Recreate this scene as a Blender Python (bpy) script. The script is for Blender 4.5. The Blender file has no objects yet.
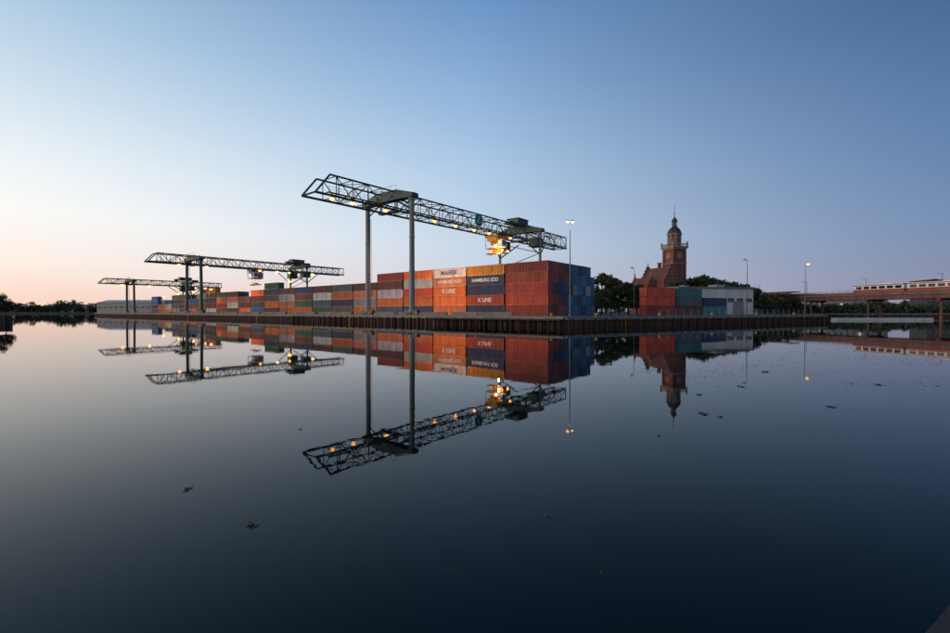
import bpy, bmesh, math, random
from mathutils import Vector, Matrix
random.seed(7)
sc = bpy.context.scene
sc.view_settings.view_transform = 'Standard'
sc.view_settings.look = 'None'
sc.view_settings.exposure = 0
COL = sc.collection
F = 449.0; CZ = 2.7; Y0 = 311.5; GZ = 1.7
def lin(c):
    o = []
    for v in c:
        v /= 255.0
        o.append(v/12.92 if v <= 0.04045 else ((v+0.055)/1.055)**2.4)
    return (o[0], o[1], o[2], 1)
def PX(x, d): return (x-475)/F*d
def PZ(y, d): return CZ+(Y0-y)*d/F

# ---------------------------------------------------------------- materials
def mat(name, col, rough=0.7, metal=0.0, var=0.25, scale=1.0, streak=False, spec=0.4, objcol=False, island=False, bump=0.0):
    m = bpy.data.materials.new(name); m.use_nodes = True
    nt = m.node_tree; N = nt.nodes; L = nt.links
    b = N['Principled BSDF']
    b.inputs['Roughness'].default_value = rough
    b.inputs['Metallic'].default_value = metal
    b.inputs['Specular IOR Level'].default_value = spec
    tc = N.new('ShaderNodeTexCoord'); mp = N.new('ShaderNodeMapping')
    L.new(tc.outputs['Object'], mp.inputs['Vector'])
    if streak: mp.inputs['Scale'].default_value = (1, 1, 0.15)
    nz = N.new('ShaderNodeTexNoise'); nz.inputs['Scale'].default_value = scale
    nz.inputs['Detail'].default_value = 6; nz.inputs['Roughness'].default_value = 0.65
    L.new(mp.outputs[0], nz.inputs['Vector'])
    mr = N.new('ShaderNodeMapRange')
    mr.inputs['From Min'].default_value = 0.3; mr.inputs['From Max'].default_value = 0.7
    mr.inputs['To Min'].default_value = 1-var; mr.inputs['To Max'].default_value = 1+var*0.6
    L.new(nz.outputs['Fac'], mr.inputs['Value'])
    mx = N.new('ShaderNodeVectorMath'); mx.operation = 'SCALE'
    if objcol:
        oi = N.new('ShaderNodeObjectInfo')
        ad = N.new('ShaderNodeVectorMath'); ad.operation = 'ADD'
        L.new(mp.outputs[0], ad.inputs[0])
        ml = N.new('ShaderNodeMath'); ml.operation = 'MULTIPLY'; ml.inputs[1].default_value = 57
        L.new(oi.outputs['Random'], ml.inputs[0]); L.new(ml.outputs[0], ad.inputs[1])
        L.new(ad.outputs[0], nz.inputs['Vector'])
        L.new(oi.outputs['Color'], mx.inputs[0])
        rn = N.new('ShaderNodeTexNoise'); rn.inputs['Scale'].default_value = 2.2; rn.inputs['Detail'].default_value = 8
        L.new(ad.outputs[0], rn.inputs['Vector'])
        rr = N.new('ShaderNodeMapRange'); rr.inputs['From Min'].default_value = 0.60; rr.inputs['From Max'].default_value = 0.72
        rr.inputs['To Max'].default_value = 0.7
        L.new(rn.outputs['Fac'], rr.inputs['Value'])
        mm = N.new('ShaderNodeMix'); mm.data_type = 'RGBA'
        L.new(rr.outputs[0], mm.inputs['Factor']); L.new(mx.outputs[0], mm.inputs['A'])
        mm.inputs['B'].default_value = (0.09, 0.035, 0.018, 1)
        L.new(mr.outputs[0], mx.inputs['Scale'])
        L.new(mm.outputs['Result'], b.inputs['Base Color'])
    else:
        mx.inputs[0].default_value = col[:3]
        if island:
            g = N.new('ShaderNodeNewGeometry')
            r2 = N.new('ShaderNodeMapRange'); r2.inputs['To Min'].default_value = 0.5; r2.inputs['To Max'].default_value = 1.5
            L.new(g.outputs['Random Per Island'], r2.inputs['Value'])
            m2 = N.new('ShaderNodeMath'); m2.operation = 'MULTIPLY'
            L.new(mr.outputs[0], m2.inputs[0]); L.new(r2.outputs[0], m2.inputs[1])
            L.new(m2.outputs[0], mx.inputs['Scale'])
        else:
            L.new(mr.outputs[0], mx.inputs['Scale'])
        L.new(mx.outputs[0], b.inputs['Base Color'])
    if bump > 0:
        bp = N.new('ShaderNodeBump'); bp.inputs['Strength'].default_value = bump; bp.inputs['Distance'].default_value = 0.1
        L.new(nz.outputs['Fac'], bp.inputs['Height']); L.new(bp.outputs[0], b.inputs['Normal'])
    return m
def emis(name, col, st):
    m = bpy.data.materials.new(name); m.use_nodes = True
    b = m.node_tree.nodes['Principled BSDF']
    b.inputs['Base Color'].default_value = (*col, 1)
    b.inputs['Emission Color'].default_value = (*col, 1)
    b.inputs['Emission Strength'].default_value = st
    return m
M_CONT = mat('container_paint', (1,1,1), 0.5, 0, 0.38, 0.7, streak=True, objcol=True)
M_WHITE = mat('white_paint', (0.75,0.75,0.72), 0.5, 0, 0.15, 2)
M_DSTEEL = mat('dark_green_steel', (0.05,0.085,0.075), 0.5, 0.1, 0.3, 1.5)
M_COLUMN = mat('column_paint', (0.20,0.225,0.205), 0.5, 0.1, 0.3, 0.5, streak=True)
M_GREY = mat('grey_steel', (0.16,0.17,0.17), 0.5, 0.3, 0.3, 1)
M_RUST = mat('rusty_piling', (0.10,0.045,0.03), 0.85, 0, 0.5, 0.6, streak=True, bump=0.3)
M_RSTEEL = mat('red_brown_bridge_steel', (0.20,0.085,0.06), 0.7, 0, 0.35, 0.4, streak=True)
M_CONC = mat('concrete', (0.20,0.185,0.165), 0.85, 0, 0.35, 0.5, bump=0.2)
M_DCONC = mat('dark_wet_concrete', (0.03,0.028,0.026), 0.8, 0, 0.4, 3, bump=0.3)
M_TIMBER = mat('dark_timber', (0.03,0.024,0.02), 0.85, 0, 0.4, 2, streak=True)
M_ASPH = mat('asphalt_ground', (0.055,0.052,0.048), 0.9, 0, 0.4, 0.15)
M_BRICK = mat('red_brick', (0.21,0.062,0.042), 0.85, 0, 0.35, 0.8, bump=0.2)
M_STONE = mat('sandstone_trim', (0.30,0.23,0.17), 0.8, 0, 0.25, 1)
M_SLATE = mat('slate_roof', (0.055,0.05,0.052), 0.6, 0, 0.3, 1.5)
M_COPPER = mat('copper_roof', (0.045,0.05,0.048), 0.5, 0.2, 0.4, 1)
M_TILE = mat('red_tile_roof', (0.13,0.042,0.03), 0.75, 0, 0.35, 1.2)
M_GLASS = mat('window_glass', (0.02,0.026,0.035), 0.08, 0, 0.2, 1, spec=0.7)
M_GLASSLIT = emis('lit_window_glass', (1.0,0.62,0.3), 0.6)
M_LEAF = mat('foliage', (0.042,0.062,0.022), 0.75, 0, 0.4, 0.4, island=True)
M_BARK = mat('bark', (0.05,0.038,0.028), 0.9, 0, 0.4, 3)
M_PLASTER = mat('pale_plaster', (0.58,0.54,0.48), 0.8, 0, 0.2, 0.4, streak=True)
M_CLAD = mat('grey_cladding', (0.25,0.25,0.25), 0.5, 0.1, 0.25, 0.3, streak=True)
M_LAMP = emis('sodium_lamp_glow', (1.0,0.40,0.085), 6)
M_LAMPW = emis('warm_white_lamp_glow', (1.0,0.55,0.25), 5)
M_LAMPOFF = mat('lamp_glass', (0.5,0.52,0.55), 0.3, 0, 0.1, 1)
M_TRED = mat('train_red', (0.42,0.05,0.03), 0.4, 0, 0.15, 1)
M_BLUE = mat('blue_paint', (0.03,0.09,0.26), 0.5, 0, 0.25, 1)
M_YEL = mat('yellow_paint', (0.60,0.33,0.04), 0.5, 0, 0.25, 1)
M_GREENS = mat('green_sign_paint', (0.02,0.22,0.12), 0.5, 0, 0.1, 1)
M_WEED = mat('floating_weed', (0.07,0.08,0.03), 0.7, 0, 0.4, 5, island=True)

# ---------------------------------------------------------------- mesh builder
class MB:
    def __init__(s): s.v = []; s.f = []; s.mi = []; s.smooth = []
    def add(s, vs, fs, mi=0, sm=False):
        o = len(s.v); s.v += [tuple(v) for v in vs]
        for f in fs: s.f.append([o+i for i in f]); s.mi.append(mi); s.smooth.append(sm)
    def box(s, c, d, mi=0, rz=0):
        cx, cy, cz = c; hx, hy, hz = d[0]/2, d[1]/2, d[2]/2
        ca, sa = math.cos(rz), math.sin(rz); vs = []
        for z in (-hz, hz):
            for x, y in ((-hx,-hy),(hx,-hy),(hx,hy),(-hx,hy)):
                vs.append((cx+x*ca-y*sa, cy+x*sa+y*ca, cz+z))
        s.add(vs, [(3,2,1,0),(4,5,6,7),(0,1,5,4),(1,2,6,5),(2,3,7,6),(3,0,4,7)], mi)
    def cyl(s, p1, p2, r1, r2=None, n=10, mi=0, sm=True):
        r2 = r1 if r2 is None else r2
        p1 = Vector(p1); p2 = Vector(p2); d = (p2-p1).normalized()
        up = Vector((0,0,1)) if abs(d.z) < 0.95 else Vector((1,0,0))
        a = d.cross(up).normalized(); b = d.cross(a).normalized()
        vs = []
        for p, r in ((p1,r1),(p2,r2)):
            for i in range(n):
                t = 2*math.pi*i/n
                vs.append(p + a*math.cos(t)*r + b*math.sin(t)*r)
        fs = [(i,(i+1)%n,n+(i+1)%n,n+i) for i in range(n)]
        s.add(vs, fs, mi, sm)
        s.add(vs, [tuple(reversed(range(n))), tuple(range(n,2*n))], mi)
    def beam(s, p1, p2, w, mi=0): s.cyl(p1, p2, w*0.7, w*0.7, 4, mi, False)
    def lathe(s, c, prof, n=8, mi=0, rot=0, sm=False):
        vs = []
        for r, z in prof:
            for i in range(n):
                t = 2*math.pi*i/n+rot
                vs.append((c[0]+r*math.cos(t), c[1]+r*math.sin(t), c[2]+z))
        fs = []
        for k in range(len(prof)-1):
            for i in range(n):
                j = (i+1) % n
                fs.append((k*n+i, k*n+j, (k+1)*n+j, (k+1)*n+i))
        fs.append(tuple(range((len(prof)-1)*n, len(prof)*n)))
        s.add(vs, fs, mi, sm)
    def mesh(s, name, mats):
        me = bpy.data.meshes.new(name); me.from_pydata(s.v, [], s.f)
        for m in mats: me.materials.append(m)
        for p, i, sm in zip(me.polygons, s.mi, s.smooth): p.material_index = i; p.use_smooth = sm
        me.update()
        bm = bmesh.new(); bm.from_mesh(me); bmesh.ops.recalc_face_normals(bm, faces=bm.faces); bm.to_mesh(me); bm.free()
        return me
    def obj(s, name, mats, parent=None, loc=(0,0,0), rz=0):
        return mkobj(name, s.mesh(name, mats), parent, loc, rz)
def mkobj(name, data, parent=None, loc=(0,0,0), rz=0):
    o = bpy.data.objects.new(name, data); COL.objects.link(o)
    o.location = loc; o.rotation_euler = (0,0,rz)
    if parent: o.parent = parent
    return o
def top(o, label, cat, group=None):
    o["label"] = label; o["category"] = cat
    if group: o["group"] = group
    return o
def light(parent, loc, energy, col=(1,0.55,0.22), r=0.3, spot=False):
    ld = bpy.data.lights.new('lamp_light', 'SPOT' if spot else 'POINT'); ld.energy = energy; ld.color = col; ld.shadow_soft_size = r
    if spot: ld.spot_size = math.radians(140); ld.spot_blend = 0.8
    o = bpy.data.objects.new('lamp_light', ld); COL.objects.link(o); o.parent = parent; o.location = loc; return o

# ---------------------------------------------------------------- frame of the quay
C0 = Vector((15.2, 76.0)); Q = Vector((-0.775, 0.632)); P_ = Vector((0.632, 0.775))
AP = math.atan2(P_.y, P_.x); AQ = AP+math.pi/2
def P(s, t, z=GZ):
    v = C0+Q*s+P_*t; return (v.x, v.y, z)

# ---------------------------------------------------------------- ground and water
outline = [(15.2,76),(-240.6,284.6),(-430,520),(-1500,560),(-5000,4500),(-5000,9000),(6000,9000),(6000,600),(420,214),(118,205),(101,135),(93.5,120)]
mb = MB(); n = len(outline)
mb.add([(x,y,GZ) for x,y in outline]+[(x,y,-2) for x,y in outline], [tuple(range(n))]+[(i,(i+1)%n,n+(i+1)%n,n+i) for i in range(n)])
me = mb.mesh('ground', [M_ASPH])
bm = bmesh.new(); bm.from_mesh(me); bmesh.ops.triangulate(bm, faces=[f for f in bm.faces if len(f.verts) > 4]); bm.to_mesh(me); bm.free()
g = mkobj('ground', me); g["kind"] = "structure"; g["label"] = "dark harbour ground reaching to the horizon"; 

mw = bpy.data.materials.new('harbour_water'); mw.use_nodes = True
nt = mw.node_tree; N = nt.nodes; L = nt.links; b = N['Principled BSDF']
b.inputs['Base Color'].default_value = (0.0008,0.0048,0.0068,1); b.inputs['Roughness'].default_value = 0.01
b.inputs['IOR'].default_value = 1.205
b.inputs['Specular Tint'].default_value = (0.6,0.85,1.0,1)
tc = N.new('ShaderNodeTexCoord')
def nzs(scale, amp, sx=1, sy=1, rot=0.0, det=2):
    mp = N.new('ShaderNodeMapping'); mp.inputs['Scale'].default_value = (sx, sy, 1); mp.inputs['Rotation'].default_value = (0,0,rot)
    L.new(tc.outputs['Object'], mp.inputs[0])
    z = N.new('ShaderNodeTexNoise'); z.inputs['Scale'].default_value = scale; z.inputs['Detail'].default_value = det
    z.inputs['Distortion'].default_value = 0.6
    L.new(mp.outputs[0], z.inputs[0])
    m = N.new('ShaderNodeMath'); m.operation = 'MULTIPLY'; m.inputs[1].default_value = amp; L.new(z.outputs['Fac'], m.inputs[0]); return m
a1 = nzs(0.9, 0.0008, 1, 1.6, 0.3); a2 = nzs(0.12, 0.0045, 1, 1.5, -0.4); a3 = nzs(4.0, 0.0003, 1, 1, 0)
s1 = N.new('ShaderNodeMath'); L.new(a1.outputs[0], s1.inputs[0]); L.new(a2.outputs[0], s1.inputs[1])
s2 = N.new('ShaderNodeMath'); L.new(s1.outputs[0], s2.inputs[0]); L.new(a3.outputs[0], s2.inputs[1])
bp = N.new('ShaderNodeBump'); bp.inputs['Strength'].default_value = 1; bp.inputs['Distance'].default_value = 1
L.new(s2.outputs[0], bp.inputs['Height']); L.new(bp.outputs[0], b.inputs['Normal'])
mb = MB(); mb.add([(-6000,-600,0),(6000,-600,0),(6000,9000,0),(-6000,9000,0)], [(0,1,2,3)])
w = mb.obj('water', [mw]); w["kind"] = "structure"; w["label"] = "calm dark mirror-like harbour water"

# ---------------------------------------------------------------- quay walls
def quay_wall(a, bpt, label, fenders, rail=False, z0=-1.5):
    a = Vector(a); bpt = Vector(bpt); d = bpt-a; Ln = d.length; ang = math.atan2(d.y, d.x)
    root = mkobj('quay_wall', None, None, (a.x, a.y, 0), ang)
    sg = 1 if label.startswith('long') else -1
    mb = MB(); x = 0; prof = [0.05,0.05,0.42,0.42]
    pts = []
    while x < Ln:
        for i, dx in enumerate((0.0,0.45,0.62,1.07)):
            pts.append((min(x+dx, Ln), sg*prof[i]))
        x += 1.24
    vs = [(px, py, z0) for px, py in pts]+[(px, py, 1.25) for px, py in pts]; m = len(pts)
    mb.add(vs, [(i,i+1,m+i+1,m+i) for i in range(m-1)])
    mb.obj('sheet_piling', [M_RUST], root)
    mb = MB(); mb.box((Ln/2, sg*0.2, 1.5), (Ln, 0.9, 0.5)); mb.box((Ln/2, -sg*0.05, 1.82), (Ln, 0.25, 0.14))
    mb.obj('concrete_cap', [M_CONC], root)
    mbf = MB(); mbf.cyl((0,0,-1.5),(0,0,1.45),0.2,0.18,8)
    fm = mbf.mesh('fender_pile', [M_TIMBER])
    for i in range(fenders[0]):
        mkobj('fender_pile', fm, root, (1+i*fenders[1], sg*0.86, 0))
    for lx in fenders[2]:
        mb = MB()
        for o in (-0.25,0.25): mb.box((lx+o, sg*0.72, 0.7), (0.06,0.06,2.4))
        for r in range(8): mb.box((lx, sg*0.72, -0.3+r*0.28), (0.5,0.04,0.04))
        mb.obj('ladder', [M_YEL], root)
    top(root, label, 'quay wall')
    return root
quay_wall((15.2,76), (-240.6,284.6), 'long rusty sheet pile quay wall beside container yard', (34,2.6,(22,60,110,170)))
quay_wall((15.2,76), (93.5,120), 'dark sheet pile quay wall with concrete cap and timber fenders', (34,2.6,(14,48)))
quay_wall((93.5,120), (101,135), 'short rusty sheet pile wall at the basin entrance', (3,4,()))
quay_wall((118,205), (420,214), 'distant pale quay wall across the side basin', (0,1,()))
mb = MB()
mb.box((-14.5,0,1.28),(30,1.6,0.25))
for i in range(16): mb.cyl((-29+i*1.95,-0.6,-1.5),(-29+i*1.95,-0.6,1.15),0.17,0.17,7)
for i in range(16): mb.box((-29+i*1.95,0,1.06),(0.18,1.5,0.18))
o = mb.obj('landing_stage', [M_TIMBER], None, (C0.x-P_.x*1.9, C0.y-P_.y*1.9, 0), AQ+math.pi)
top(o, 'dark timber landing stage on piles along the quay corner', 'landing stage')
# fences on the quay
def fence(x0, y0, x1, y1, label, hgt=1.5):
    d = Vector((x1-x0,y1-y0)); Ln = d.length; r = mkobj('fence', None, None, (x0,y0,GZ), math.atan2(d.y,d.x)); top(r, label, 'fence')
    mb = MB()
    for i in range(int(Ln/2.5)+1): mb.box((i*2.5,0,hgt/2),(0.07,0.07,hgt))
    mb.obj('post',[M_GREY],r)
    mb = MB()
    for z in (0.25,0.6,0.95,1.3): mb.box((Ln/2,-0.05,z*hgt/1.4),(Ln,0.035,0.04))
    mb.obj('rail',[M_GREY],r)
v0 = C0+Vector((0.87,0.49))*28+Vector((-0.49,0.87))*3; v1 = C0+Vector((0.87,0.49))*88+Vector((-0.49,0.87))*3
fence(v0.x,v0.y,v1.x,v1.y,'low grey steel fence along the quay edge')
# steel crash barrier and pale kerb blocks in front of the container rows
for k in range(12):
    a0 = P(30+k*20, 15)
    mb = MB(); mb.box((0,0,0.4),(18,0.5,0.8)); mb.box((0,0,0.83),(18,0.3,0.1)); mb.box((0,-0.3,0.1),(18,0.2,0.2))
    o = mb.obj('concrete_barrier',[M_CONC],None,a0,AQ); top(o,'low grey concrete barrier in front of the container rows','barrier','barriers in front of the containers')

mb = MB(); mb.lathe((0,0,0), [(0.28,0),(0.2,0.08),(0.17,0.42),(0.3,0.5),(0.3,0.62),(0.18,0.7)], 10, 0, 0, True)
bm_ = mb.mesh('mooring_bollard', [M_YEL])
for i in range(14):
    o = mkobj('mooring_bollard', bm_, None, P(3+i*17, 0.75)); top(o, 'short yellow iron mooring bollard on the quay edge', 'bollard', 'bollards along the quay edge')
for i in range(5):
    v = C0+Vector((0.87,0.49))*(8+i*17)+Vector((-0.49,0.87))*0.8
    o = mkobj('mooring_bollard', bm_, None, (v.x,v.y,GZ)); top(o, 'short yellow iron mooring bollard on the quay edge', 'bollard', 'bollards along the quay edge')

# ---------------------------------------------------------------- containers
LC, WC, HC = 12.19, 2.44, 2.59
def container_mesh():
    mb = MB(); hx, hy, hz = LC/2, WC/2, HC/2
    for sx in (-1,1):
        for sy in (-1,1):
            mb.box((sx*(hx-0.08), sy*(hy-0.08), 0), (0.16,0.16,HC))
            for sz in (-1,1): mb.box((sx*(hx-0.07), sy*(hy-0.07), sz*(hz-0.06)), (0.19,0.19,0.125), 1)
    for sy in (-1,1):
        mb.box((0, sy*(hy-0.05), hz-0.06), (LC-0.32,0.1,0.12)); mb.box((0, sy*(hy-0.05), -hz+0.09), (LC-0.32,0.1,0.18))
        for xx in (-1.1,1.1): mb.box((xx, sy*(hy-0.045), -hz+0.1), (0.36,0.1,0.11), 1)
        pts = []; n = 30; w_ = (LC-0.32)/n; x = -hx+0.16
        for i in range(n):
            for dx, dy in ((0,0.03),(0.32,0.03),(0.5,0.14),(0.82,0.14)): pts.append((x+dx*w_, sy*(hy-dy)))
            x += w_
        pts.append((hx-0.16, sy*(hy-0.03))); m = len(pts)
        mb.add([(a,b_,-hz+0.18) for a,b_ in pts]+[(a,b_,hz-0.12) for a,b_ in pts], [(i,i+1,m+i+1,m+i) for i in range(m-1)])
    mb.box((0,0,hz-0.05),(LC-0.3,WC-0.2,0.06)); mb.box((0,0,-hz+0.12),(LC-0.3,WC-0.2,0.1))
    for sx in (-1,1): mb.box((sx*(hx-0.1),0,0),(0.06,WC-0.32,HC-0.1))
    return mb.mesh('shipping_container', [M_CONT, M_SLATE])
CM = container_mesh()
def door_mesh():
    mb = MB(); 
    for sy in (-0.54,0.54): mb.box((0,sy,0),(0.05,1.02,HC-0.3))
    for z in (-0.85,-0.3,0.3,0.85): mb.box((-0.035,0,z),(0.03,1.9,0.05))
    for sx in (-1,1): mb.box((-0.01, 0, sx*(HC/2-0.075)), (0.08, WC-0.32, 0.13))
    return mb.mesh('door', [M_CONT])
def bars_mesh():
    mb = MB()
    for y in (-0.8,-0.3,0.3,0.8): mb.cyl((0,y,-HC/2+0.1),(0,y,HC/2-0.1),0.035,0.035,6); mb.box((-0.02,y,-0.2),(0.05,0.22,0.06))
    return mb.mesh('locking_bar', [M_GREY])
DM = door_mesh(); BM = bars_mesh()
def text_mesh(txt, size, bold=0.0):
    cu = bpy.data.curves.new('txt','FONT'); cu.body = txt; cu.size = size; cu.extrude = 0.01; cu.align_x = 'CENTER'; cu.align_y = 'CENTER'; cu.offset = bold
    o = bpy.data.objects.new('txt', cu); COL.objects.link(o)
    bpy.context.view_layer.update()
    me = bpy.data.meshes.new_from_object(o.evaluated_get(bpy.context.evaluated_depsgraph_get()))
    me.name = 'lettering'; bpy.data.objects.remove(o); me.materials.clear(); return me
T = {}
for k, txt, sz, mt in (('M','MAERSK',1.75,M_BLUE),('H','HAMBURG SÜD',1.25,M_WHITE),('K','K LINE',1.7,M_WHITE),('K2','K LINE',1.5,M_WHITE)):
    T[k] = text_mesh(txt, sz, 0.035); T[k].materials.append(mt)
PAL = {'red':(0.58,0.075,0.04),'dred':(0.34,0.045,0.032),'orange':(0.82,0.20,0.045),'salmon':(0.72,0.24,0.12),'maroon':(0.17,0.045,0.04),
 'navy':(0.035,0.055,0.14),'blue':(0.03,0.15,0.36),'lblue':(0.08,0.29,0.46),'grey':(0.38,0.38,0.37),'white':(0.74,0.71,0.65),
 'brown':(0.20,0.10,0.07),'green':(0.03,0.15,0.09),'teal':(0.04,0.23,0.22),'lamplit':(0.88,0.38,0.05),'slate':(0.11,0.13,0.15)}
WORD = {'red':'red','dred':'dark red','orange':'orange','salmon':'faded orange','maroon':'maroon','navy':'navy blue','blue':'blue','lblue':'light blue','grey':'grey','white':'off-white','brown':'brown','green':'dark green','teal':'teal','lamplit':'lamplit','slate':'slate grey'}
crnd = random.Random(21)
def container(loc, rz, color, door=False, txt=None, extra='stacked in the yard'):
    o = mkobj('shipping_container', CM, None, loc, rz)
    j = crnd.uniform(0.72,1.15); c = [v*j*crnd.uniform(0.9,1.1) for v in PAL[color]]; o.color = (*c,1)
    if door:
        d = mkobj('door', DM, o, (-LC/2+0.03,0,0)); d.color = o.color
        mkobj('locking_bar', BM, d, (-0.085,0,0))
    lab = f"{WORD[color]} corrugated steel shipping container {extra}"
    if txt:
        t = mkobj('lettering', T[txt], o, (0, WC/2-0.0, 0.05)); t.rotation_euler = (math.pi/2,0,math.pi)
        lab = f"{WORD[color]} shipping container with large lettering, stacked in the yard"
        t["label"] = "large painted lettering on the container side"
    top(o, lab, 'container', 'shipping containers stacked in the yard'); return o
S0, T0 = 17.4, 24.5
cols = [
 ['dred','red','red','red','dred'],
 ['navy',('red','K2'),'navy',('navy','H'),'lamplit'],  # top box: orange light of the trolley lamps is painted into its colour
 ['salmon','orange',('orange','K'),('salmon','H'),('white','M')],
 ['navy','orange','red','white','orange'],
 ['slate','orange','white','maroon','dred'],
 ['orange','grey','salmon','maroon'],
 ['brown','navy','orange','slate'],
 ['green','slate','white','maroon'],
 ['orange','green','maroon','navy'],
 ['orange','salmon','grey','brown'],
 ['maroon','orange','brown','navy','green'],
]
hts = [4,3,4,4,5,4,3,4,4,3,2,4]
ck = ['maroon','brown','navy','green','slate','orange','grey','dred','salmon','blue','white','maroon','orange','brown']
rw = random.Random(5)
for h in hts: cols.append([rw.choice(ck) for _ in range(h)])
PITCH = 12.75
def jit(a=0.1): return crnd.uniform(-a,a)
for ci, col in enumerate(cols):
    for ti, c in enumerate(col):
        tx = None
        if isinstance(c, tuple): c, tx = c
        x, y, z = P(S0+LC/2+ci*PITCH+(jit() if ci else 0), T0+WC/2+jit(), GZ+0.02+HC/2+ti*(HC+0.035))
        container((x,y,z), AQ, c, ci == 0, tx)
rowc = [[],['maroon','red','navy','red','red'],['red','dred','navy','maroon','dred'],['slate','navy','blue','red','maroon'],
 ['blue','lblue','navy','teal','blue'],['lblue','blue','grey','blue','lblue'],['blue','navy','lblue','blue','navy'],['navy','lblue','blue','lblue','blue'],['blue','blue','white','blue','lblue'],['lblue','navy','blue','blue']]
for ri, col in enumerate(rowc[1:], 1):
    for ti, c in enumerate(col):
        x, y, z = P(S0+LC/2+jit(), T0+WC/2+ri*2.6, GZ+0.02+HC/2+ti*(HC+0.035)); container((x,y,z), AQ, c, True)
for ci in range(6, 19):
    for ti in range(rw.choice([3,4,5])):
        x, y, z = P(S0+LC/2+ci*PITCH, T0+WC/2+2.7, GZ+0.02+HC/2+ti*(HC+0.035)); container((x,y,z), AQ, rw.choice(ck))
A2 = math.atan2(0.49,0.87)
base = Vector((47.5,127.0)); dr = Vector((0.87,0.49)).normalized()
for ci, col in enumerate([['dred','red','red'],['maroon','slate','teal'],['teal','navy']]):
    for ti, c in enumerate(col):
        v = base+dr*(6.1+ci*12.8); container((v.x,v.y,GZ+0.02+HC/2+ti*(HC+0.035)), A2+math.pi, c, False, None, 'beside a pale warehouse')

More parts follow.
